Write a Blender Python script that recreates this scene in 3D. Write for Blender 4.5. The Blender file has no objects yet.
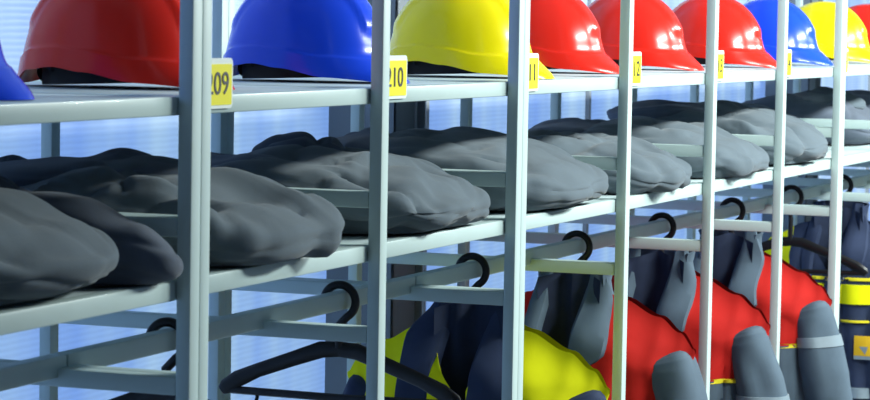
import bpy, bmesh, math, random
from mathutils import Vector, Matrix, noise
C = bpy.context.scene.collection
sc = bpy.context.scene
PI = math.pi
ZO = 1.70                                  # rack heights below are measured from eye level; the floor lies 1.70 m lower

# ------------------------------------------------------------------ camera
cd = bpy.data.cameras.new('camera'); cam = bpy.data.objects.new('camera', cd); C.objects.link(cam)
fw = Vector((0.93016334, 0.36099013, -0.06694988)); rt = Vector((0.36284429, -0.93168432, 0.0175596)); up = rt.cross(fw)
m = Matrix((rt, up, -fw)).transposed().to_4x4()
m.translation = Vector((-2.9823, -1.4687, 0.0308 + ZO)); cam.matrix_world = m
cd.sensor_fit = 'HORIZONTAL'; cd.sensor_width = 36.0; cd.lens = 2673.55 / 870 * 36
cd.clip_start = 0.05; cd.clip_end = 100
cd.dof.use_dof = True; cd.dof.focus_distance = 4.6; cd.dof.aperture_fstop = 16
sc.camera = cam

# ------------------------------------------------------------------ daylight outside, lamps inside, exposure
w = bpy.data.worlds.new('world'); sc.world = w; w.use_nodes = True
bg = w.node_tree.nodes['Background']; bg.inputs['Color'].default_value = (0.40, 0.60, 0.86, 1); bg.inputs['Strength'].default_value = 1.5
def lamp(x, y, z, sx, sy, power, col, rot=(0, 0, 0)):
    l = bpy.data.lights.new('ceiling_lamp', 'AREA'); l.shape = 'RECTANGLE'; l.size = sx; l.size_y = sy; l.energy = power; l.color = col
    o = bpy.data.objects.new('ceiling_lamp', l); o.location = (x, y, z + ZO); o.rotation_euler = rot; C.objects.link(o); return o
COL = (0.90, 1.0, 0.97)
for lx, power in ((2.1, 105), (3.9, 105), (5.7, 105)): lamp(lx, -1.90, 1.02, 1.2, 0.22, power, COL, (math.radians(40), 0, 0))
vs = sc.view_settings; vs.view_transform = 'Standard'; vs.look = 'None'; vs.exposure = 0.1; vs.gamma = 1.0; vs.use_curve_mapping = False

# ------------------------------------------------------------------ materials
def mat(name, col, rough=0.5, coat=0.0, var=0.0, nscale=30.0, bump=0.0, bscale=200.0, bdist=0.002, metal=0.0, stretch=(1, 1, 1), sheen=0.0, var2=None):
    M = bpy.data.materials.new(name); M.use_nodes = True; nt = M.node_tree; p = nt.nodes['Principled BSDF']
    p.inputs['Roughness'].default_value = rough; p.inputs['Metallic'].default_value = metal
    p.inputs['Coat Weight'].default_value = coat; p.inputs['Coat Roughness'].default_value = 0.06
    p.inputs['Sheen Weight'].default_value = sheen
    tc = nt.nodes.new('ShaderNodeTexCoord'); mp = nt.nodes.new('ShaderNodeMapping'); mp.inputs['Scale'].default_value = stretch
    nt.links.new(tc.outputs['Object'], mp.inputs['Vector'])
    n = nt.nodes.new('ShaderNodeTexNoise'); n.inputs['Scale'].default_value = nscale; n.inputs['Detail'].default_value = 4
    nt.links.new(mp.outputs['Vector'], n.inputs['Vector'])
    r = nt.nodes.new('ShaderNodeValToRGB'); c2 = var2 or tuple(c * (1 - var) for c in col)
    r.color_ramp.elements[0].position = 0.3; r.color_ramp.elements[1].position = 0.7
    r.color_ramp.elements[0].color = (*c2, 1); r.color_ramp.elements[1].color = (*col, 1)
    nt.links.new(n.outputs['Fac'], r.inputs['Fac']); nt.links.new(r.outputs['Color'], p.inputs['Base Color'])
    if bump:
        n2 = nt.nodes.new('ShaderNodeTexNoise'); n2.inputs['Scale'].default_value = bscale; n2.inputs['Detail'].default_value = 3
        nt.links.new(mp.outputs['Vector'], n2.inputs['Vector'])
        b = nt.nodes.new('ShaderNodeBump'); b.inputs['Strength'].default_value = bump; b.inputs['Distance'].default_value = bdist
        nt.links.new(n2.outputs['Fac'], b.inputs['Height']); nt.links.new(b.outputs['Normal'], p.inputs['Normal'])
    if rough >= 0.8: p.inputs['Specular IOR Level'].default_value = 0.15
    if coat: p.inputs['Specular IOR Level'].default_value = 0.28
    return M
WHITE = mat('white_powder_coat', (0.50, 0.61, 0.595), 0.42, 0.06, 0.05, 12, 0.06, 400, 0.0005)
DECK = mat('white_shelf_board', (0.49, 0.58, 0.59), 0.5, 0.0, 0.06, 10)
RED = mat('red_plastic', (0.76, 0.020, 0.010), 0.23, 0.10, 0.06, 6)
BLUE = mat('blue_plastic', (0.012, 0.07, 0.78), 0.23, 0.10, 0.06, 6)
YELLOW = mat('yellow_plastic', (0.95, 0.76, 0.003), 0.23, 0.10, 0.06, 6)
BLACK = mat('black_plastic', (0.008, 0.008, 0.010), 0.35, 0.1, 0.2, 20)
STRAP = mat('black_webbing', (0.006, 0.006, 0.010), 0.7, 0.0, 0.3, 60)
GREY = mat('grey_fleece', (0.105, 0.133, 0.158), 0.95, 0, 0.14, 14, 0.25, 500, 0.0015, sheen=0.15)
SLATE = mat('slate_fleece', (0.105, 0.125, 0.165), 0.95, 0, 0.2, 14, 0.25, 500, 0.0015, sheen=0.12)
STEELGREY = mat('steel_grey_workcloth', (0.085, 0.118, 0.155), 0.85, 0, 0.15, 22, 0.2, 600, 0.001)
NAVY = mat('navy_workcloth', (0.030, 0.042, 0.085), 0.85, 0, 0.2, 22, 0.2, 600, 0.001)
DARK = mat('dark_navy_lining', (0.022, 0.030, 0.060), 0.85, 0, 0.25, 25, 0.2, 500, 0.001)
REDCLOTH = mat('red_workcloth', (0.52, 0.016, 0.012), 0.8, 0, 0.12, 20, 0.2, 600, 0.001)
YELCLOTH = mat('high_visibility_yellow_cloth', (0.80, 0.78, 0.003), 0.8, 0, 0.10, 20, 0.2, 600, 0.001)
PIPE = mat('yellow_piping_cloth', (0.75, 0.62, 0.01), 0.7, 0, 0.05)
REFLECT = mat('pale_reflective_tape', (0.20, 0.25, 0.29), 0.4, 0, 0.06, 60)
TAGY = mat('yellow_sticker', (0.85, 0.76, 0.02), 0.45, 0.1, 0.03)
TAGW = mat('white_tag_plastic', (0.80, 0.85, 0.82), 0.35, 0.1, 0.03)
INK = mat('black_ink', (0.015, 0.015, 0.015), 0.5)
STEEL = mat('grey_painted_steel', (0.16, 0.19, 0.22), 0.5, 0, 0.15, 8)
CABLE = mat('pale_cable_sheath', (0.32, 0.35, 0.40), 0.5)
CONCRETE = mat('grey_concrete', (0.16, 0.17, 0.18), 0.8, 0, 0.25, 5, 0.3, 60, 0.002)
PLASTER = mat('pale_painted_board', (0.36, 0.39, 0.43), 0.8, 0, 0.06, 3)
PATCHY = mat('amber_patch_cloth', (0.72, 0.42, 0.02), 0.8, 0, 0.1)

def panel_mat():
    """fluted translucent sheet: daylight from outside comes through it"""
    M = bpy.data.materials.new('fluted_translucent_sheet'); M.use_nodes = True; nt = M.node_tree
    nt.nodes.remove(nt.nodes['Principled BSDF']); out = nt.nodes['Material Output']
    tc = nt.nodes.new('ShaderNodeTexCoord')
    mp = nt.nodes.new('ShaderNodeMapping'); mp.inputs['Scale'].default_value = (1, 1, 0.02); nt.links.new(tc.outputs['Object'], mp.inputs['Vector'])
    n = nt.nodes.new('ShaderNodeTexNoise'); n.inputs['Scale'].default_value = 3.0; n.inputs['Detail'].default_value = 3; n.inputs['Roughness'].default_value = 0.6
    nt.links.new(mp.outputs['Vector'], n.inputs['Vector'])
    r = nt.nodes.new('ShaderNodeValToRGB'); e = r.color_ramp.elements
    e[0].position = 0.36; e[0].color = (0.62, 0.72, 0.95, 1); e[1].position = 0.64; e[1].color = (0.95, 0.97, 0.97, 1)  # soft light and dark bands of what stands outside, painted into the sheet's tint
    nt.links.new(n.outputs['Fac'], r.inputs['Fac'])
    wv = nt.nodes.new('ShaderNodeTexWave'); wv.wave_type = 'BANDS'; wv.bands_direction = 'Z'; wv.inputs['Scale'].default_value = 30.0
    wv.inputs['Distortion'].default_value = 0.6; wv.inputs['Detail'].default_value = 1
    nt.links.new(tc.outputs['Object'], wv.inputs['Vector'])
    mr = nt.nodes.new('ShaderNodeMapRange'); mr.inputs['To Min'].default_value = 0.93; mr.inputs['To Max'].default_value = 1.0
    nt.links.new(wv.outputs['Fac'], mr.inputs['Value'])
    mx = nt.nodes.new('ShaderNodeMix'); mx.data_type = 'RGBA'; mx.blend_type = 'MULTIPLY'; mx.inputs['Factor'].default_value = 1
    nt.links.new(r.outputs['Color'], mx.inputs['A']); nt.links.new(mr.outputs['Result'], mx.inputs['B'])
    b = nt.nodes.new('ShaderNodeBump'); b.inputs['Strength'].default_value = 0.3; b.inputs['Distance'].default_value = 0.002
    nt.links.new(wv.outputs['Fac'], b.inputs['Height'])
    t = nt.nodes.new('ShaderNodeBsdfTranslucent'); d = nt.nodes.new('ShaderNodeBsdfPrincipled'); s = nt.nodes.new('ShaderNodeMixShader')
    d.inputs['Roughness'].default_value = 0.3; s.inputs['Fac'].default_value = 0.22
    for k in (t, d): nt.links.new(b.outputs['Normal'], k.inputs['Normal'])
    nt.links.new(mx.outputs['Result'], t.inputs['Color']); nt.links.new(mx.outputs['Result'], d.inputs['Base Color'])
    nt.links.new(t.outputs[0], s.inputs[1]); nt.links.new(d.outputs[0], s.inputs[2]); nt.links.new(s.outputs[0], out.inputs['Surface'])
    return M
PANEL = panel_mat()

# ------------------------------------------------------------------ mesh helpers
class MB:
    def __init__(s): s.v = []; s.f = []
    def add(s, vs, fs):
        o = len(s.v); s.v += [tuple(q) for q in vs]; s.f += [tuple(i + o for i in f) for f in fs]; return s
    def box(s, x0, x1, y0, y1, z0, z1, b=0.0):
        bm = bmesh.new(); bmesh.ops.create_cube(bm, size=1.0)
        for q in bm.verts: q.co = Vector(((x0 + x1) / 2 + q.co.x * (x1 - x0), (y0 + y1) / 2 + q.co.y * (y1 - y0), (z0 + z1) / 2 + q.co.z * (z1 - z0)))
        if b: bmesh.ops.bevel(bm, geom=bm.edges[:], offset=b, segments=2, profile=0.5, affect='EDGES')
        bm.verts.index_update(); s.add([q.co[:] for q in bm.verts], [[q.index for q in f.verts] for f in bm.faces]); bm.free(); return s
    def grid(s, rows, closeu=False, capa=False, capb=False, skip=None):
        n = len(rows[0]); vs = [q for r in rows for q in r]; fs = []
        for i in range(len(rows) - 1):
            for j in range(n if closeu else n - 1):
                if skip and skip(i, j): continue
                k = (j + 1) % n; fs.append((i * n + j, i * n + k, (i + 1) * n + k, (i + 1) * n + j))
        if capa: fs.append(tuple(range(n))[::-1])
        if capb: fs.append(tuple((len(rows) - 1) * n + j for j in range(n)))
        return s.add(vs, fs)
    def tube(s, pts, rad, n=10, flat=None, ref=Vector((1, 0, 0))):
        """swept tube; rad number or list; flat = (scale along ref, scale across)"""
        pts = [Vector(p) for p in pts]; rows = []
        for i, p in enumerate(pts):
            t = (pts[min(i + 1, len(pts) - 1)] - pts[max(i - 1, 0)]).normalized()
            a = (ref - t * ref.dot(t)).normalized(); b = t.cross(a)
            r = rad[i] if isinstance(rad, (list, tuple)) else rad; fa, fb = flat or (1, 1)
            rows.append([p + a * (r * fa * math.cos(2 * PI * k / n)) + b * (r * fb * math.sin(2 * PI * k / n)) for k in range(n)])
        return s.grid(rows, True, True, True)
    def mesh(s, name, material, origin=(0, 0, 0), smooth=True):
        me = bpy.data.meshes.new(name); o = Vector(origin)
        me.from_pydata([Vector(q) - o for q in s.v], [], s.f); me.materials.append(material)
        bm = bmesh.new(); bm.from_mesh(me); bmesh.ops.recalc_face_normals(bm, faces=bm.faces[:]); bm.to_mesh(me); bm.free()
        if smooth:
            me.polygons.foreach_set('use_smooth', [True] * len(me.polygons))
            me.set_sharp_from_angle(angle=math.radians(38))
        me.update(); return me
def Zv(p): return Vector((p[0], p[1], p[2] + ZO))
def thing(name, label, cat, loc, group=None):
    o = bpy.data.objects.new(name, None); o.empty_display_size = 0.05; C.objects.link(o); o.location = Zv(loc)
    o['label'] = label; o['category'] = cat
    if group: o['group'] = group
    return o
def part(name, mb, material, parent, label=None, local=False, smooth=True, kind=None):
    """mesh given in rack coordinates (or the parent's own when local) and linked under its thing"""
    me = mb.mesh(name, material, (0, 0, 0), smooth); o = bpy.data.objects.new(name, me); C.objects.link(o)
    if not local:
        base = Vector((0, 0, 0)); q = parent
        while q: base += q.location; q = q.parent
        base.z -= ZO; me.transform(Matrix.Translation(-base))
    o.parent = parent
    if label: o['label'] = label
    if kind: o['kind'] = kind
    return o
def struct(name, mb, material, loc=(0, 0, 0)):
    me = mb.mesh(name, material, loc, False); o = bpy.data.objects.new(name, me); C.objects.link(o); o.location = Zv(loc); o['kind'] = 'structure'; return o
def dup(root, loc, rotz=0.0):
    r = root.copy(); C.objects.link(r); r.location = loc; r.rotation_euler = (root.rotation_euler[0], root.rotation_euler[1], rotz)
    for ch in list(root.children):
        c = ch.copy(); C.objects.link(c); c.parent = r
        for g in list(ch.children):
            d = g.copy(); C.objects.link(d); d.parent = c
    return r
def smooth01(a, b, x):
    t = max(0.0, min(1.0, (x - a) / (b - a))); return t * t * (3 - 2 * t)
def lerp_list(pts, x):
    if x <= pts[0][0]: return pts[0][1]
    for (a, fa), (b, fb) in zip(pts, pts[1:]):
        if x <= b:
            t = (x - a) / (b - a); t = t * t * (3 - 2 * t); return fa + (fb - fa) * t
    return pts[-1][1]

# ------------------------------------------------------------------ setting
XA, XB, YA, YB, CE = -4.6, 9.6, -3.4, 0.76, 1.6
FL = -ZO
struct('floor', MB().box(XA, XB, YA, YB + 0.1, FL - 0.1, FL), CONCRETE)
struct('ceiling', MB().box(XA, XB, YA, YB + 0.1, CE, CE + 0.08), PLASTER)
struct('wall_front', MB().box(XA, XB, YA - 0.1, YA, FL, CE), PLASTER)
struct('wall_left', MB().box(XA - 0.1, XA, YA, YB + 0.1, FL, CE), PLASTER)
struct('wall_right', MB().box(XB, XB + 0.1, YA, YB + 0.1, FL, CE), PLASTER)
# back wall: translucent sheets held by pale joint strips
wb = struct('wall_back', MB().box(XA, XB, YB, YB + 0.03, FL, FL + 0.12).box(XA, XB, YB, YB + 0.03, CE - 0.06, CE), STEEL)
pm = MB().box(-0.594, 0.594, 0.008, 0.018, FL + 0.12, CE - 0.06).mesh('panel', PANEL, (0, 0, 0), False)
jm = MB().box(-0.010, 0.010, -0.003, 0.022, FL + 0.12, CE - 0.06, 0.003).mesh('joint_strip', PLASTER)
sm = MB().grid([[(0.006 * k * math.cos(a), -0.004 * (1 - k * k), 0.006 * k * math.sin(a)) for a in [2 * PI * i / 10 for i in range(10)]] for k in (1.0, 0.8, 0.45, 0.05)], True, False, True).mesh('screw', STEEL)
px = -3.9
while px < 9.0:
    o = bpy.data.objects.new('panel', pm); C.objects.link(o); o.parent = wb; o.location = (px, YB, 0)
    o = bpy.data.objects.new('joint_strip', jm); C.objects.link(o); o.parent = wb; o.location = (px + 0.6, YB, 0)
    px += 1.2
for sx, sz in ((1.56, 0.021), (4.72, -0.212), (3.55, 0.06)):
    o = bpy.data.objects.new('screw', sm); C.objects.link(o); o.parent = wb; o.location = (sx, YB + 0.008, sz)
# steel columns between rack and back wall
for i, cx in enumerate((2.20, 5.86)):
    s = struct('column_%d' % (i + 1), MB().box(cx - 0.085, cx - 0.079, 0.60, 0.75, FL, CE, 0.001).box(cx - 0.079, cx + 0.079, 0.615, 0.623, FL, CE, 0.001)
               .box(cx + 0.079, cx + 0.085, 0.60, 0.75, FL, CE, 0.001).box(cx - 0.085, cx - 0.045, 0.60, 0.605, FL, CE, 0.001), STEEL)
cab = thing('cable_loop', 'thin pale cable hanging in a loop against the grey steel column', 'cable', (2.20, 0.608, -0.24))
part('loop', MB().tube([(2.20 + 0.048 * math.cos(a) * (1 if a < PI else 1), 0.608, -0.215 + (0.055 * math.sin(a) if math.sin(a) < 0 else 0.30 * math.sin(a) ** 0.5)) for a in [PI + PI * k / 24 for k in range(25)]], 0.0022, 6)
     .tube([(2.152, 0.608, -0.215), (2.150, 0.608, 0.0), (2.155, 0.608, 0.35)], 0.0022, 6).tube([(2.248, 0.608, -0.215), (2.250, 0.608, 0.0), (2.242, 0.608, 0.35)], 0.0022, 6), CABLE, cab)

# ------------------------------------------------------------------ racks
PW, PD, D = 0.0272, 0.020, 0.5415          # post width, post depth, front face to front face of the rear row
Z1, Z1T, Z2, Z2T = -0.0916, -0.0680, -0.3211, -0.2965
ZA, ZAT, ZB, ZBT = -0.2425, -0.2184, -0.4395, -0.4162
TOP = 0.42
ROD_Y = 0.197
def rack(label, posts, loc_x):
    """posts: x of each post's left edge; one side frame at each, one bay between neighbours"""
    t = thing('storage_rack', label, 'rack', (loc_x, 0.27, FL), 'white steel bay racks')
    for x in posts:
        for y in (0.0, D): part('post', MB().box(x, x + PW, y, y + PD, FL, TOP, 0.0028), WHITE, t)
        for z0, z1 in ((Z1, Z1T), (Z2, Z2T), (ZA, ZAT), (ZB, ZBT), (TOP - 0.03, TOP - 0.006), (FL + 0.10, FL + 0.124)):
            part('side_rail', MB().box(x + 0.001, x + PW - 0.001, PD, D, z0, z1, 0.0025), WHITE, t)
    for a, b in zip(posts, posts[1:]):
        x0, x1 = a + PW, b
        for z0, z1, n in ((Z1, Z1T, 1), (Z2, Z2T, 2)):
            part('shelf_rail', MB().box(x0, x1, PD, PD + 0.022, z0, z1, 0.0025), WHITE, t)
            part('shelf_rail', MB().box(x0, x1, D - 0.022, D, z0, z1, 0.0025), WHITE, t)
            if n == 1:                    # two boards with an open joint between them
                part('shelf_board', MB().box(x0 + 0.002, x0 + 0.150, PD + 0.024, D - 0.024, z1 - 0.016, z1 - 0.001, 0.0015), DECK, t)
                part('shelf_board', MB().box(x0 + 0.162, x1 - 0.002, PD + 0.024, D - 0.024, z1 - 0.016, z1 - 0.001, 0.0015), DECK, t)
            else:
                part('shelf_board', MB().box(x0 + 0.004, x1 - 0.010, PD + 0.024, D - 0.024, z1 - 0.018, z1 - 0.001, 0.0015), DECK, t)
    part('hanging_rod', MB().box(posts[0] + 0.002, posts[-1] + PW - 0.002, ROD_Y - 0.0115, ROD_Y + 0.0115, -0.4285, -0.4005, 0.0025), WHITE, t)
    return t
rack('nearest white rack section, ending at the double post left of tag 209', [-1.2 + 0.0, -0.6 - PW / 2, 0.0 - PW], -0.6)
rack('white two-bay rack section between tag 209 and tag 211', [0.0, 0.6 - PW / 2, 1.2 - PW], 0.6)
rack('white four-bay rack section from tag 211 to the post at right edge', [1.2, 1.8 - PW / 2, 2.4 - PW / 2, 3.0 - PW / 2, 3.6 - PW], 2.4)
rack('farthest white rack section starting at the last post on the right', [3.6, 4.2 - PW / 2, 4.8 - PW / 2, 5.4 - PW / 2, 6.0 - PW], 4.8)

# ------------------------------------------------------------------ number tags
def text_mesh(txt, size):
    cu = bpy.data.curves.new('number', 'FONT'); cu.body = txt; cu.size = size; cu.align_x = 'CENTER'; cu.align_y = 'CENTER'; cu.extrude = 0.0004
    o = bpy.data.objects.new('number', cu); C.objects.link(o)
    dg = bpy.context.evaluated_depsgraph_get(); me = bpy.data.meshes.new_from_object(o.evaluated_get(dg))
    C.objects.unlink(o); bpy.data.objects.remove(o); bpy.data.curves.remove(cu)
    me.materials.clear(); me.materials.append(INK); return me
def rounded(w, h, r, y0, y1):
    pts = []
    for cx, cz, a0 in ((w / 2 - r, h / 2 - r, 0), (-w / 2 + r, h / 2 - r, PI / 2), (-w / 2 + r, -h / 2 + r, PI), (w / 2 - r, -h / 2 + r, 1.5 * PI)):
        for k in range(5): pts.append((cx + r * math.cos(a0 + k * PI / 8), cz + r * math.sin(a0 + k * PI / 8)))
    return MB().grid([[(x, y, z) for x, z in pts] for y in (y0, y1)], True, True, True)
TAGS = ('nearest', 'right of the blue hard hat', 'beside a yellow peak', 'first under the red hard hats', 'second under the red hard hats', 'left of the smaller blue hard hat', 'on the last post')
for k, txt in enumerate(('209', '210', '211', '212', '213', '214', '215')):
    x = 0.6 * k + 0.0745
    t = thing('number_tag', 'yellow tag reading %s on the shelf rail, %s' % (txt, TAGS[k]), 'tag', (x, PD, -0.0855), 'yellow bay number tags')
    q = 0.0305
    part('plate', MB().add(*(lambda r: (r.v, r.f))(rounded(0.0925, 0.064, 0.007, -0.0035, -0.0005))), TAGW, t, local=True).location = (0, 0, q + 0.0015)
    part('sticker', MB().add(*(lambda r: (r.v, r.f))(rounded(0.084, 0.052, 0.002, -0.0042, -0.0033))), TAGY, t, local=True).location = (0, 0, q)
    n = bpy.data.objects.new('number', text_mesh(txt, 0.041)); C.objects.link(n); n.parent = t
    n.location = (-0.005 if txt == '210' else 0, -0.0046, q); n.rotation_euler = (PI / 2, 0, 0); n.scale = (1.1, 1.0, 1.0)

# ------------------------------------------------------------------ helmets (front towards -Y)
def shell_point(phi, t, off=0.0, peak=True):
    """phi 0 = front; t 0 at the rim .. 1 at the crown"""
    A, B, H = 0.134 - off, 0.106 - off, 0.168 - off
    c, s = math.cos(phi), math.sin(phi)
    deg = math.degrees(phi) % 360; deg = min(deg, 360 - deg)
    zr = lerp_list([(0, .003), (60, .010), (88, .022), (108, .028), (130, .023), (152, .009), (180, .003)], deg)
    vis = max(0.0, c) ** 2.2
    if t < 0.0: t = 0.0
    tz = t
    band = 0.125
    z = zr + (H - zr) * math.sin(tz * PI / 2) ** 0.96 if t > 0 else zr
    k = math.cos(tz * PI / 2) ** 0.87 if t < 1 else 0.0
    fl = (1 - smooth01(0.0, band, t))
    r = k * (1.0 + 0.022 * (1 - smooth01(band - 0.008, band + 0.004, t))) + 0.010 * fl * fl
    x = B * s * r; y = -A * c * r
    if peak and vis > 0 and t < 0.30:             # short peak in front
        pk = (1 - smooth01(0.0, 0.22, t)) ** 2.0
        y -= 0.038 * vis * pk; z -= 0.006 * vis * pk
    if c < -0.2 and t < 0.2: y += 0.002 * (1 - smooth01(0, 0.2, t)) * (-c)
    # raised centre ridge widening towards the back
    w = 0.030 + 0.030 * smooth01(-0.10, 0.12, y)
    rg = (1 - smooth01(w - 0.004, w + 0.004, abs(x))) * smooth01(0.26, 0.34, t)
    if c < 0: rg *= 1
    x *= 1 + 0.0; z += 0.0050 * rg * math.sin(t * PI / 2); y += 0.0050 * rg * (1 if y > 0 else -1) * math.cos(t * PI / 2)
    # lateral raised wing
    return Vector((x, y, max(z, 0.0006)))
def helmet(material, label, loc, rot):
    t = thing('hard_hat', label, 'helmet', loc, 'hard hats on the top shelf')
    NP = 120; ts = [0, .012, .03, .05, .07, .09, .10, .108, .116, .124, .132, .145, .165, .19, .205, .225, .25, .28, .31, .34, .38, .43, .48, .54, .6, .66, .72, .78, .84, .9, .95, .985]
    rows = [[shell_point(2 * PI * j / NP, q) for j in range(NP)] for q in ts]
    mb = MB().grid(rows, True, False, True)
    inner = [[shell_point(2 * PI * j / NP, q, 0.0045, False) for j in range(NP)] for q in (.16, .2, .35, .5, .7, .9)]
    inner.insert(0, [Vector((p.x * 0.975, p.y * 0.975, p.z + 0.0004)) for p in rows[0]])
    mb.grid(inner, True, False, True); mb.grid([rows[0], inner[0]], True)
    sh = part('shell', mb, material, t, local=True)
    li = MB().grid([[shell_point(2 * PI * j / 48, q, 0.012, False) + Vector((0, 0, 0.004)) for j in range(48)] for q in (0.16, .19, .25, .36, .52, .7, .9)], True, False, True)
    part('liner', li, STRAP, t, local=True)
    hb = []
    for j in range(48):
        a = 2 * PI * j / 48; hb.append((0.083 * math.sin(a), -0.100 * math.cos(a) + 0.004, 0.0175 + 0.004 * math.cos(a)))
    for (dz0, dz1, nm) in ((-0.012, 0.016, 'headband'),):
        ro = [[(x * k, y * k, z + dz) for x, y, z in hb] for k, dz in ((1.0, dz0), (1.0, dz1), (0.97, dz1), (0.97, dz0), (1.0, dz0))]
        part(nm, MB().grid(ro, True), STRAP, t, local=True)
    for a in (0.7, 1.45, 2.2, -0.7, -1.45, -2.2):
        p0 = Vector((0.083 * math.sin(a), -0.100 * math.cos(a), 0.022)); p1 = Vector((0.092 * math.sin(a), -0.117 * math.cos(a), 0.046))
        part('suspension_strap', MB().tube([p0, p0.lerp(p1, 0.5) + Vector((0, 0, 0.003)), p1], 0.006, 6), STRAP, t, local=True)
    kn = MB().grid([[(0.015 * r * math.cos(a), 0.104 + y, 0.020 + 0.015 * r * math.sin(a)) for a in [2 * PI * i / 20 for i in range(20)]] for r, y in ((0.9, -0.004), (1.0, 0.0), (1.0, 0.008), (0.8, 0.011), (0.2, 0.011))], True, True, True)
    part('adjusting_knob', kn, STRAP, t, local=True)
    t.rotation_euler = (0, 0, rot)
    return t
def recolour(r, material):
    for ch in r.children:
        if ch.name.startswith('shell'):
            ch.material_slots[0].link = 'OBJECT'; ch.material_slots[0].material = material
ZS = Z1T - 0.0005
HATS = [(-0.30, 0.25, 0.0, BLUE, 'blue hard hat cut off by the left edge, only its peak showing'),
        (0.30, 0.282, 0.02, RED, 'red hard hat nearest the camera, above tag 209'),
        (0.90, 0.262, -0.03, BLUE, 'large blue hard hat between tags 209 and 210'),
        (1.50, 0.228, 0.02, YELLOW, 'yellow hard hat between tags 210 and 211, the nearer yellow one'),
        (2.10, 0.285, 0.03, RED, 'red hard hat just right of tag 211, before tag 212'),
        (2.70, 0.285, -0.02, RED, 'red hard hat between tags 212 and 213, pale glint on its side'),
        (3.30, 0.262, 0.02, RED, 'red hard hat between tags 213 and 214, left of the farther blue one'),
        (3.90, 0.270, 0.0, BLUE, 'smaller looking blue hard hat beyond tag 214'),
        (4.50, 0.262, 0.03, YELLOW, 'yellow hard hat at the far right behind the last post'),
        (5.10, 0.265, 0.0, RED, 'red hard hat cut off by the right edge, beyond the far yellow one')]
proto = None
for x, y, r, mm, lab in HATS:
    if proto is None: proto = h = helmet(WHITE, lab, (x, y, ZS), r)
    else: h = dup(proto, Zv((x, y, ZS)), r)
    h['label'] = lab; recolour(h, mm)

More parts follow.
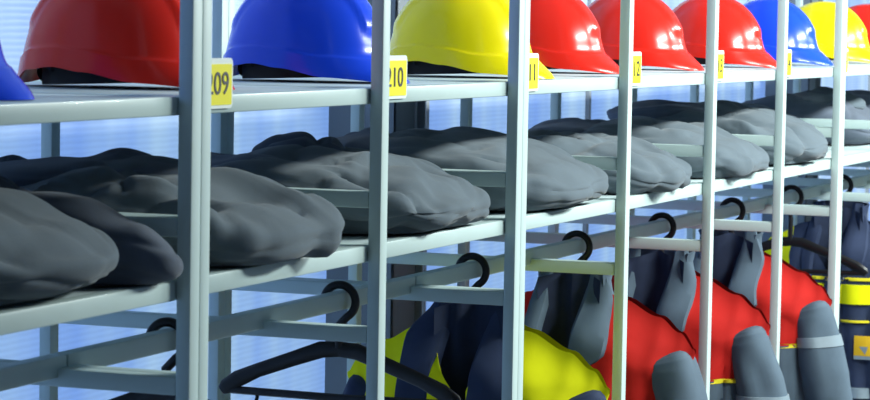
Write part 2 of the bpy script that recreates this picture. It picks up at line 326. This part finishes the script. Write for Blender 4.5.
# ------------------------------------------------------------------ folded clothes on the second shelf
def cushion(cx, cy, zb, hx, hy, h, seed, rot=0.0, prof=None, creases=8, nx=120, amp=1.0, gather=0.0, pinch=0.0, tilt=0.0):
    """a soft closed lump of cloth: rounded slab, height profile along its depth, folds pressed into it"""
    rnd = random.Random(seed); cr = []
    for i in range(creases):
        ax, ay = rnd.uniform(-1, 1) * hx, rnd.uniform(-1, 0.6) * hy
        an = PI / 2 + rnd.gauss(0.25, 0.45) if rnd.random() < 0.7 else rnd.uniform(-0.5, 0.5)
        cr.append((ax, ay, math.cos(an), math.sin(an), rnd.uniform(0.08, 0.26), rnd.uniform(0.012, 0.030), rnd.uniform(0.005, 0.012) * amp, rnd.uniform(-3.0, 3.0)))
    pins = [(-hx * rnd.uniform(0.55, 1.0), -hy * rnd.uniform(-0.1, 0.5), rnd.uniform(5, 8), rnd.uniform(0, 6), 0.17), (hx * rnd.uniform(0.2, 0.9), -hy * 1.05, rnd.uniform(5, 8), rnd.uniform(0, 6), 0.15), (-hx * 0.2, hy * rnd.uniform(0.2, 0.6), rnd.uniform(3, 5), rnd.uniform(0, 6), 0.16)]
    lay = rnd.uniform(0, 1); nl = rnd.choice((2.0, 2.6, 3.0))
    amp *= min(1.0, max(0.35, h / 0.11)) if h < 0.09 else 1.0
    off = Vector((seed * 7.13, seed * 3.7, seed * 1.9)); N1, N2 = nx, 52; rows = []
    def sp(c, e): return math.copysign(abs(c) ** e, c)
    cR, sR = math.cos(rot), math.sin(rot)
    for i in range(N2 + 1):
        ph = -PI / 2 + PI * i / N2; row = []
        for j in range(N1):
            th = 2 * PI * j / N1
            k = sp(math.cos(ph), 0.80 if ph > 0 else 0.22)
            x = hx * k * sp(math.cos(th), 0.72); y = hy * k * sp(math.sin(th), 0.72)
            zz = sp(math.sin(ph), 0.75)
            p = Vector((x, y, zz * h / 2)); nv = off + p * 9
            # lumpy outline
            lx = noise.noise(nv * 0.9); ly = noise.noise(nv * 0.9 + Vector((31, 7, 3)))
            x += 0.018 * lx * amp; y += 0.018 * ly * amp
            hh = h * (prof and lerp_list(prof, y / hy) or 1.0) * (1 - tilt * x / hx)
            z = (zz * 0.5 + 0.5) * hh
            d = 0.0
            if zz > -0.9:
                wx, wy = x + 0.02 * noise.noise(nv * 1.7), y + 0.02 * noise.noise(nv * 1.7 + Vector((5, 9, 2)))
                for ax, ay, ca, sa, ln, wd, dp, kv in cr:
                    u = (wx - ax) * ca + (wy - ay) * sa; v = -(wx - ax) * sa + (wy - ay) * ca + kv * u * u + (z - h / 2) * 0.6
                    e = math.exp(-(u / ln) ** 2)
                    d += dp * e * (-math.exp(-(v / wd) ** 2) + 0.75 * math.exp(-((v - 1.9 * wd) / (1.4 * wd)) ** 2))
                if pinch:
                    for qx, qy, qn, qp, qr in pins:
                        ex, ey = wx - qx, wy - qy; er = math.hypot(ex, ey)
                        rg = 1 - abs(math.sin(qn * math.atan2(ey, ex) * 0.5 + qp + 1.1 * noise.noise(nv * 0.6 + Vector((6, 1, 4))) + (z - h / 2) * 9))
                        d -= pinch * 1.6 * rg ** 3 * smooth01(0.015, 0.10, er) * math.exp(-(er / qr) ** 2)
                        d -= pinch * 0.5 * math.exp(-(er / 0.035) ** 2)
                if gather:
                    ph2 = (wx * 0.75 + wy * 0.65 - z * 0.5) / 0.021 + 2.4 * noise.noise(nv * 0.45 + Vector((8, 3, 6)))
                    gm = (0.35 + 0.65 * (1 - smooth01(-0.4, 0.5, y / hy))) * (0.4 + 0.6 * smooth01(-0.3, 0.5, noise.noise(nv * 0.4 + Vector((4, 4, 1)))))
                    d += gather * gm * (abs(math.sin(ph2 * 0.5)) ** 0.7 - 0.6) * 2.0
                lv = zz * 0.5 * nl + lay + 0.55 * noise.noise(nv * 0.8 + Vector((1, 4, 9))); fr = abs(lv - round(lv))
                d -= 0.0035 * amp * math.exp(-(fr / 0.12) ** 2) * (1 - smooth01(0.4, 0.8, abs(zz)))
                d += 0.010 * amp * (noise.noise(nv * 0.55 + Vector((2, 2, 8)))) + 0.0018 * amp * noise.noise(nv * 2.2)
            n = Vector((x / hx ** 2, y / hy ** 2, (zz) / (h / 2) * 0.5)); n = n.normalized() if n.length > 0 else Vector((0, 0, 1))
            q = Vector((x, y, z)) + n * d
            q.z = max(q.z, 0.0008)
            row.append((cx + q.x * cR - q.y * sR, cy + q.x * sR + q.y * cR, zb + q.z))
        rows.append(row)
    return MB().grid(rows, True, True, True)
SB = Z2T + 0.0006
FULL = [(-1, 0.56), (-0.75, 0.76), (-0.4, 0.95), (0.1, 1.04), (0.6, 0.93), (1, 0.74)]
def bundle(label, x, lumps, y=0.25):
    t = thing('folded_garment', label, 'clothing', (x, y, SB), 'folded fleeces on the second shelf')
    for i, (nm, mt, (dx, dy, dz), (hx, hy, h), rot, seed, kw) in enumerate(lumps):
        kw = dict(kw); kw.setdefault('prof', FULL)
        part(nm, cushion(x + dx, y + dy, SB + dz, hx, hy, h, seed, rot, **kw), mt, t)
    return t
bundle('grey fleece bundle cut by the left edge, nearest the camera', -0.30, [
    ('body', GREY, (-0.02, 0, 0), (0.215, 0.258, 0.130), 0.0, 3, {'pinch': 0.01, 'gather': 0.002, 'creases': 10}),
    ('sleeve', SLATE, (0.195, -0.05, 0.0), (0.058, 0.21, 0.112), 0.10, 5, {'creases': 3, 'nx': 40}),
    ('collar', SLATE, (0.0, 0.14, 0.08), (0.16, 0.075, 0.042), 0.2, 8, {'creases': 4, 'nx': 48})])
bundle('dark and grey fleece folded behind the post with tag 209', 0.30, [
    ('body', GREY, (0.0, 0, 0), (0.250, 0.262, 0.120), 0.0, 11, {'pinch': 0.009, 'gather': 0.0025, 'creases': 10}),
    ('sleeve', SLATE, (0.0, 0.03, 0.080), (0.10, 0.23, 0.050), 0.85, 14, {'creases': 5, 'nx': 56}),
    ('collar', SLATE, (0.02, 0.15, 0.068), (0.19, 0.085, 0.050), -0.1, 17, {'creases': 5, 'nx': 56})])
bundle('slate fleece with a rolled hood on top, in the bay above the bare hanger', 0.90, [
    ('body', GREY, (0.0, -0.01, 0), (0.250, 0.262, 0.118), 0.0, 21, {'pinch': 0.011, 'gather': 0.0075}),
    ('sleeve', SLATE, (-0.09, 0.08, 0.055), (0.08, 0.15, 0.050), -0.5, 24, {'creases': 5, 'nx': 56}),
    ('hood', SLATE, (0.08, 0.035, 0.085), (0.085, 0.085, 0.052), 0.3, 27, {'creases': 6, 'nx': 48})])
bundle('smooth grey fleece with a dark back, folded right of tag 211 post', 1.50, [
    ('body', GREY, (0.0, -0.01, 0), (0.250, 0.262, 0.125), 0.0, 31, {'pinch': 0.006, 'creases': 7, 'gather': 0.0015}),
    ('sleeve', SLATE, (-0.05, 0.11, 0.075), (0.17, 0.11, 0.044), 0.25, 34, {'creases': 4, 'nx': 56})])
bundle('low grey fleece in the bay before the post with tag 212', 2.10, [
    ('body', GREY, (0.0, -0.01, 0), (0.250, 0.262, 0.104), 0.0, 41, {'pinch': 0.01, 'gather': 0.0055}),
    ('sleeve', SLATE, (0.0, 0.12, 0.056), (0.18, 0.10, 0.036), 0.0, 44, {'creases': 4, 'nx': 56})])
bundle('grey fleece with a pleated front, right of the post with tag 212', 2.70, [
    ('body', GREY, (0.0, -0.01, 0), (0.250, 0.262, 0.112), 0.0, 51, {'pinch': 0.01, 'creases': 9, 'gather': 0.006}),
    ('sleeve', SLATE, (-0.02, 0.12, 0.066), (0.18, 0.10, 0.040), -0.2, 54, {'creases': 4, 'nx': 56})])
bundle('tall pale grey fleece with a pointed end, left of the last post', 3.30, [
    ('body', GREY, (0.0, -0.01, 0), (0.250, 0.262, 0.135), 0.0, 61, {'pinch': 0.008, 'creases': 8, 'gather': 0.0045}),
    ('sleeve', SLATE, (-0.07, 0.10, 0.095), (0.15, 0.14, 0.044), 0.35, 64, {'creases': 5, 'nx': 56})])
bundle('dark slate fleece seen behind the last post', 3.90, [
    ('body', SLATE, (0.0, 0.06, 0), (0.22, 0.20, 0.110), 0.0, 71, {}),
    ('sleeve', GREY, (0.02, 0.05, 0.075), (0.16, 0.09, 0.042), 0.3, 74, {'creases': 4, 'nx': 48})], 0.27)
bundle('dark folded fleece at the far right edge of the second shelf', 4.50, [
    ('body', SLATE, (0.0, 0.03, 0), (0.23, 0.22, 0.135), 0.0, 81, {}),
    ('sleeve', GREY, (0.0, 0.0, 0.095), (0.15, 0.10, 0.044), -0.3, 84, {'creases': 4, 'nx': 48})], 0.27)
bundle('last dark folded fleece on the second shelf, half hidden by the one before', 5.10, [
    ('body', SLATE, (0.0, 0.03, 0), (0.23, 0.22, 0.130), 0.0, 91, {})], 0.27)

# ------------------------------------------------------------------ hangers
def hanger(label, x, y, rot=0.0, z=-0.378, drop=0.0):
    """plastic clothes hanger over the rod; z = top of its hook"""
    t = thing('clothes_hanger', label, 'hanger', (x, y, z), 'black plastic hangers on the rods')
    R, rr = 0.0268, 0.0068; cz = -R - rr
    pts = [(0, R * math.cos(a), cz + R * math.sin(a)) for a in [math.radians(172 - 232 * k / 26) for k in range(27)]]
    pts += [(0, -0.002, cz - R - 0.012), (0, 0.0, cz - R - 0.028), (0, 0.0, -0.108 - drop)]
    pts = [(a, -b, c) if False else (a, b * -1 * -1, c) for a, b, c in pts]
    pts = [(a, -b, c) for a, b, c in pts]          # open end to the back, bulge to the aisle
    part('hook', MB().tube(pts, [rr * (0.75 if i < 1 else 1.0) for i in range(len(pts))], 10), BLACK, t, local=True)
    arm = MB(); A = [(0.0, -0.110), (0.03, -0.112), (0.08, -0.130), (0.14, -0.152), (0.175, -0.168), (0.196, -0.182), (0.203, -0.188)]
    hh = [0.012, 0.0135, 0.0120, 0.0115, 0.0135, 0.0125, 0.008]
    for s in (-1, 1): arm.tube([(0, s * q, z_ - drop) for q, z_ in A], hh, 12, (0.45, 1.0))
    part('shoulder_arm', arm, BLACK, t, local=True)
    part('crossbar', MB().tube([(0, q, z_ - drop) for q, z_ in ((-0.196, -0.182), (-0.185, -0.186), (0.0, -0.188), (0.185, -0.186), (0.196, -0.182))], 0.0065, 8, (0.7, 1.0)), BLACK, t, local=True)
    for s in (-1, 1): part('strap_hook', MB().tube([(0, s * (0.145 + 0.011 * math.sin(a) + 0.006), -0.201 - drop - 0.011 * math.cos(a) + 0.006) for a in [math.radians(-150 + 30 * k) for k in range(7)]], 0.003, 6), BLACK, t, local=True)
    t.rotation_euler = (0, 0, rot); return t
HZ = -0.4005 + 0.0176
HY = ROD_Y
hanger('bare black hanger at the bottom left, in the bay left of the 209 post', 0.30, HY, 0.05, HZ)
hanger('bare black hanger in front of the yellow jacket, its arms in view', 0.90, HY, 0.03, HZ)
hanger('black hanger holding the nearer yellow jacket', 1.50, HY, 0.0, HZ, 0.026)
hanger('black hanger holding the first red jacket, right of the yellow one', 2.10, HY, 0.0, HZ, 0.026)
hanger('black hanger holding the middle red jacket', 2.70, HY, 0.0, HZ, 0.026)
hanger('black hanger holding the farthest red jacket', 3.30, HY, 0.0, HZ, 0.026)
hanger('bare black hanger in front of the far navy and yellow jacket', 3.90, HY, 0.06, HZ, 0.040)
hanger('black hanger holding the far navy and yellow jacket', 4.50, HY, 0.0, HZ, 0.03)

# ------------------------------------------------------------------ jackets, shoulders along the depth of the rack, front towards the camera
def jacket(label, x0, y0, zoff, main, sleeve_mat, lower, collar_mat, piping_z, seed, band_z=None, yoke_cut=None, piping=PIPE, placket=None, stripes=(), patch=False, leaf=0.088, leaf_far=0.088, VB=-0.668):
    t = thing('work_jacket', label, 'jacket', (x0, y0, -1.19 + zoff), 'work jackets on hangers')
    off = Vector((seed * 3.3, seed * 1.7, seed * 5.1))
    SH = [(0.0, -0.496), (0.06, -0.500), (0.10, -0.516), (0.18, -0.550), (0.225, -0.580), (0.255, -0.612), (0.272, -0.640)]
    def zs(y): return lerp_list(SH, abs(y))
    def W(z): return lerp_list([(-1.19, 0.235), (-0.95, 0.222), (-0.75, 0.212), (-0.69, 0.222), (-0.64, 0.246), (-0.60, 0.258), (-0.5, 0.262)], z)
    def T(z, top): return 0.018 + 0.070 * smooth01(-0.01, 0.11, top)
    N = 146
    def hv(z): return 0.0 if z < VB else 0.002 + min(0.056, 0.056 * (z - VB) / 0.09)
    def pt(j, z_of, grow=0.0):
        th = 2 * PI * j / N; c, s = math.cos(th), math.sin(th)
        cy = math.copysign(abs(c) ** 0.75, c); sx = math.copysign(abs(s) ** 0.8, s)
        ya = cy * 0.262; z = z_of(ya); top = zs(ya) - z
        if s > 0 and abs(ya) < hv(z): ya = math.copysign(hv(z), ya); cy = ya / 0.262
        y = cy * W(z); xx = -T(z, top) * sx * (1 - 0.25 * abs(cy) ** 3)
        q = Vector((xx * 9, y * 9, z * 5)) + off
        amp = smooth01(0.0, 0.08, top)
        d = 0.017 * amp * noise.noise(q * 0.8) + 0.014 * amp * math.sin(y * 66 + 4 * noise.noise(q * 0.5) + seed) * smooth01(0.07, 0.22, top)
        d += 0.0035 * amp * noise.noise(q * 2.3)
        xx -= math.copysign(d + grow, sx) if abs(sx) > 0.05 else 0
        y += math.copysign(grow, cy) if abs(cy) > 0.3 else 0
        return Vector((x0 + xx, y0 + y, z + zoff))
    def inV(j, z_of):                                     # the open neck: the quads that would bridge it
        return j == N // 4 and z_of(0.0) > VB
    pz = piping_z
    fr = [0, 0.03, 0.06] + [0.09 + 0.91 * k / 44 for k in range(45)]
    zf = [(lambda ya, v=v: zs(ya) * (1 - v) + pz * v) for v in fr]
    rows = [[pt(j, f) for j in range(N)] for f in zf]
    if yoke_cut is None:
        part('yoke', MB().grid(rows, True, skip=lambda i, j: inV(j, zf[i])), main, t)
    else:                                                  # shoulder panels in one colour, front panels in another
        def side(j): return abs(math.copysign(abs(math.cos(2 * PI * (j + 0.5) / N)) ** 0.75, 1)) * 0.262 > yoke_cut
        for sg in (-1, 1): part('shoulder_panel', MB().grid(rows, True, skip=lambda i, j: not side(j) or math.cos(2 * PI * (j + 0.5) / N) * sg < 0), main, t)
        part('front_panel', MB().grid(rows, True, skip=lambda i, j: inV(j, zf[i]) or side(j)), placket, t, 'dark navy panel')
    fl = [k / 24 for k in range(25)]
    lowrows = [[pt(j, lambda ya, v=v: pz + (-1.19 - pz) * v) for j in range(N)] for v in fl]
    part('body', MB().grid(lowrows, True), lower, t)
    ring = [[pt(j, lambda ya, z=z: pz + z, g) for j in range(N)] for z, g in ((0.005, -0.001), (0.003, 0.005), (-0.003, 0.005), (-0.005, -0.001))]
    part('piping', MB().grid(ring, True), piping, t, 'yellow piping')
    for z1, z2, mt, nm in stripes:
        ring = [[pt(j, lambda ya, z=z: z, g) for j in range(N)] for z, g in ((z1, 0.0), (z1 - 0.001, 0.007), (z1 * .75 + z2 * .25, 0.007), ((z1 + z2) / 2, 0.007), (z1 * .25 + z2 * .75, 0.007), (z2 + 0.001, 0.007), (z2, 0.0))]
        part(nm, MB().grid(ring, True), mt, t)
    # dark lining seen through the open neck: a trough from the back of the neck down inside the chest
    ln = []
    for k in range(13):
        v = k / 12; z = -0.462 + (-0.70 + 0.462) * v
        ln.append([Vector((x0 - 0.016 - 0.030 * abs(a) ** 2.2 - 0.012 * v + 0.010 * math.sin(a * 7 + 2 * noise.noise(Vector((a, v * 3, seed))) + seed) * (1 - abs(a)), y0 + a * (0.066 - 0.006 * v), z + zoff - 0.02 * abs(a))) for a in [i / 10 for i in range(-10, 11)]])
    part('lining', MB().grid(ln), DARK, t, 'dark lining inside the open neck')
    # stand-up collar with an open front, rolled slightly outwards
    cr_o = []; cr_i = []
    for k, (dz, g) in enumerate(((-0.012, 0.004), (0.000, 0.002), (0.018, 0.0), (0.038, 0.002), (0.046, 0.004))):
        ro, ri = [], []
        for i in range(33):
            a = math.radians(-118 + 236 * i / 32)           # 0 = back of the neck (+x)
            wob = 0.005 * noise.noise(Vector((a * 1.7, k * 0.5, seed)))
            front = smooth01(0.7, 2.4, abs(a))
            zc = -0.500 + dz * (1 - 0.1 * front) - 0.006 * front
            for lst, o in ((ro, 0.0), (ri, -0.006)):
                lst.append(Vector((x0 + (0.048 + g + o + wob) * math.cos(a) - 0.008, y0 + (0.076 + g + o + wob) * math.sin(a), zc + zoff)))
        cr_o.append(ro); cr_i.append(ri)
    part('collar', MB().grid(cr_o).grid([cr_o[-1], cr_i[-1]]).grid([[r[0] for r in cr_o], [r[0] for r in cr_i]]).grid([[r[-1] for r in cr_o], [r[-1] for r in cr_i]]), collar_mat, t)
    part('collar_lining', MB().grid(cr_i), DARK, t)
    # broad collar leaves lying down both edges of the opening
    for s in (-1, 1):
        rows_l = []; low = -0.665 if s < 0 else -0.70
        for k in range(17):
            v = k / 16; z = -0.455 + (low + 0.455) * v
            yi = s * (0.040 - 0.034 * v) if s < 0 else 0.044 + 0.016 * v; yo = s * (0.068 + ((leaf if s < 0 else leaf_far) - 0.068) * smooth01(0, 0.35, v) - 0.006 * v * math.sin(v * 9 + seed)); xt = 0.006 * (1 - smooth01(0, 0.3, v))
            if v > 0.8: yo = yo + (yi - yo) * 0.75 * ((v - 0.8) / 0.2) ** 1.6
            row = []
            for u, q in ((-0.10, 0.034), (0.0, 0.010), (0.06, 0.0), (0.25, -0.005), (0.5, -0.006), (0.75, -0.004), (0.95, 0.0), (1.02, 0.014)):
                y = yi + (yo - yi) * u; zt = max(z, zs(y)) if False else z
                top = max(0.0, zs(y) - zt)
                row.append(Vector((x0 - T(zt, top) * 0.96 - 0.012 + xt + q * min(1.0, 0.2 + v) + 0.008 * noise.noise(Vector((u * 2, v * 3, seed + s))), y0 + y, min(zt, zs(y) + 0.045) + zoff)))
            rows_l.append(row)
        part('lapel', MB().grid(rows_l), collar_mat, t)
    # sleeves
    for s in (-1, 1):
        cl = [(0.196, -0.624), (0.196, -0.626), (0.197, -0.630), (0.198, -0.638), (0.200, -0.655), (0.210, -0.685), (0.226, -0.73), (0.242, -0.785), (0.254, -0.86), (0.256, -0.96), (0.252, -1.06), (0.245, -1.13)]
        rad = [0.012, 0.030, 0.041, 0.049, 0.054, 0.055, 0.056, 0.056, 0.055, 0.052, 0.049, 0.046]
        dense = []; rd = []
        for i in range(len(cl) - 1):
            for q in range(6):
                u = q / 6
                dense.append((cl[i][0] + (cl[i + 1][0] - cl[i][0]) * u, cl[i][1] + (cl[i + 1][1] - cl[i][1]) * u)); rd.append(rad[i] + (rad[i + 1] - rad[i]) * u)
        def ringat(yy, zz, r, i, grow=0.0):
            row = []
            for k in range(32):
                a = 2 * PI * k / 32; nrm = Vector((math.cos(a), math.sin(a), 0))
                q = Vector((math.cos(a) * 1.2, math.sin(a) * 1.2 + s * 4, zz * 9)) + off
                r2 = r * (1 + 0.16 * noise.noise(q) + 0.07 * math.sin(3 * a + zz * 20 + 3 * noise.noise(q * 0.5))) + grow
                tl = max(0.0, 1 - max(0, i) / 40)           # upper rings tilt into the shoulder
                row.append(Vector((x0 - 0.010 + r2 * 1.06 * math.cos(a), y0 + s * (yy + r2 * math.sin(a)), zz + zoff + tl * 0.50 * r2 * math.sin(a))))
            return row
        part('sleeve', MB().grid([ringat(yy, zz, r, i) for i, ((yy, zz), r) in enumerate(zip(dense, rd))], True, True, False), sleeve_mat, t)
        part('cuff', MB().grid([ringat(0.245, -1.13 - q, 0.046 * k, 36) for q, k in ((0, 1.0), (0.003, 0.86), (0.045, 0.86), (0.046, 0.7))], True, False, True), collar_mat, t)
        if band_z:
            bi = min(range(len(dense)), key=lambda q: abs(dense[q][1] - band_z)); ni = min(bi + 4, len(dense) - 1)
            part('reflective_band', MB().grid([ringat(dense[bi][0] + (dense[ni][0] - dense[bi][0]) * q / max(1e-4, dense[bi][1] - dense[ni][1]), band_z - q, rd[bi], bi + q * 120, g) for q, g in ((0, 0.0), (0.0005, 0.0025), (0.012, 0.0025), (0.0235, 0.0025), (0.024, 0.0))], True), REFLECT, t, 'pale reflective band round the sleeve')
    if patch:
        pb = MB()
        zz = -0.83; qx = x0 - 0.103
        part('patch', MB().box(qx - 0.001, qx + 0.002, y0 - 0.125, y0 - 0.070, zz - 0.066, zz, 0.0005), PATCHY, t, 'amber square badge')
        part('badge_mark', MB().add([(qx - 0.0018, y0 - 0.110, zz - 0.030), (qx - 0.0018, y0 - 0.085, zz - 0.030), (qx - 0.0018, y0 - 0.102, zz - 0.052)], [(0, 1, 2)]).add([(qx - 0.0018, y0 - 0.125, zz - 0.056), (qx - 0.0018, y0 - 0.070, zz - 0.056), (qx - 0.0018, y0 - 0.070, zz - 0.066), (qx - 0.0018, y0 - 0.125, zz - 0.066)], [(0, 1, 2, 3)]), REFLECT, t, 'pale wedge mark on the badge', smooth=False)
    return t
jacket('yellow work jacket with navy collar behind the bare hanger', 1.50, HY - 0.012, 0.0, YELCLOTH, NAVY, NAVY, NAVY, -0.78, 2, None, None, PIPE, None, leaf=0.094, leaf_far=0.125, VB=-0.640)
jacket('first red work jacket, with grey sleeves, right of the yellow one', 2.10, HY, 0.004, REDCLOTH, STEELGREY, STEELGREY, STEELGREY, -0.74, 5, -0.79)
jacket('middle red work jacket with grey sleeves and open grey collar', 2.70, HY, -0.006, REDCLOTH, STEELGREY, STEELGREY, STEELGREY, -0.735, 7, -0.765)
jacket('farthest red work jacket, pale band on its grey sleeve', 3.30, HY, -0.006, REDCLOTH, STEELGREY, STEELGREY, STEELGREY, -0.722, 9, -0.70)
jacket('navy and yellow work jacket with amber badge at the right edge', 4.50, HY, -0.008, YELCLOTH, STEELGREY, NAVY, NAVY, -0.665, 12, -0.80, 0.13, PIPE, NAVY, ((-0.78, -0.787, PIPE, 'chest_piping'), (-0.68, -0.735, YELCLOTH, 'yellow_stripe'), (-0.97, -1.0, REFLECT, 'reflective_stripe')), True)
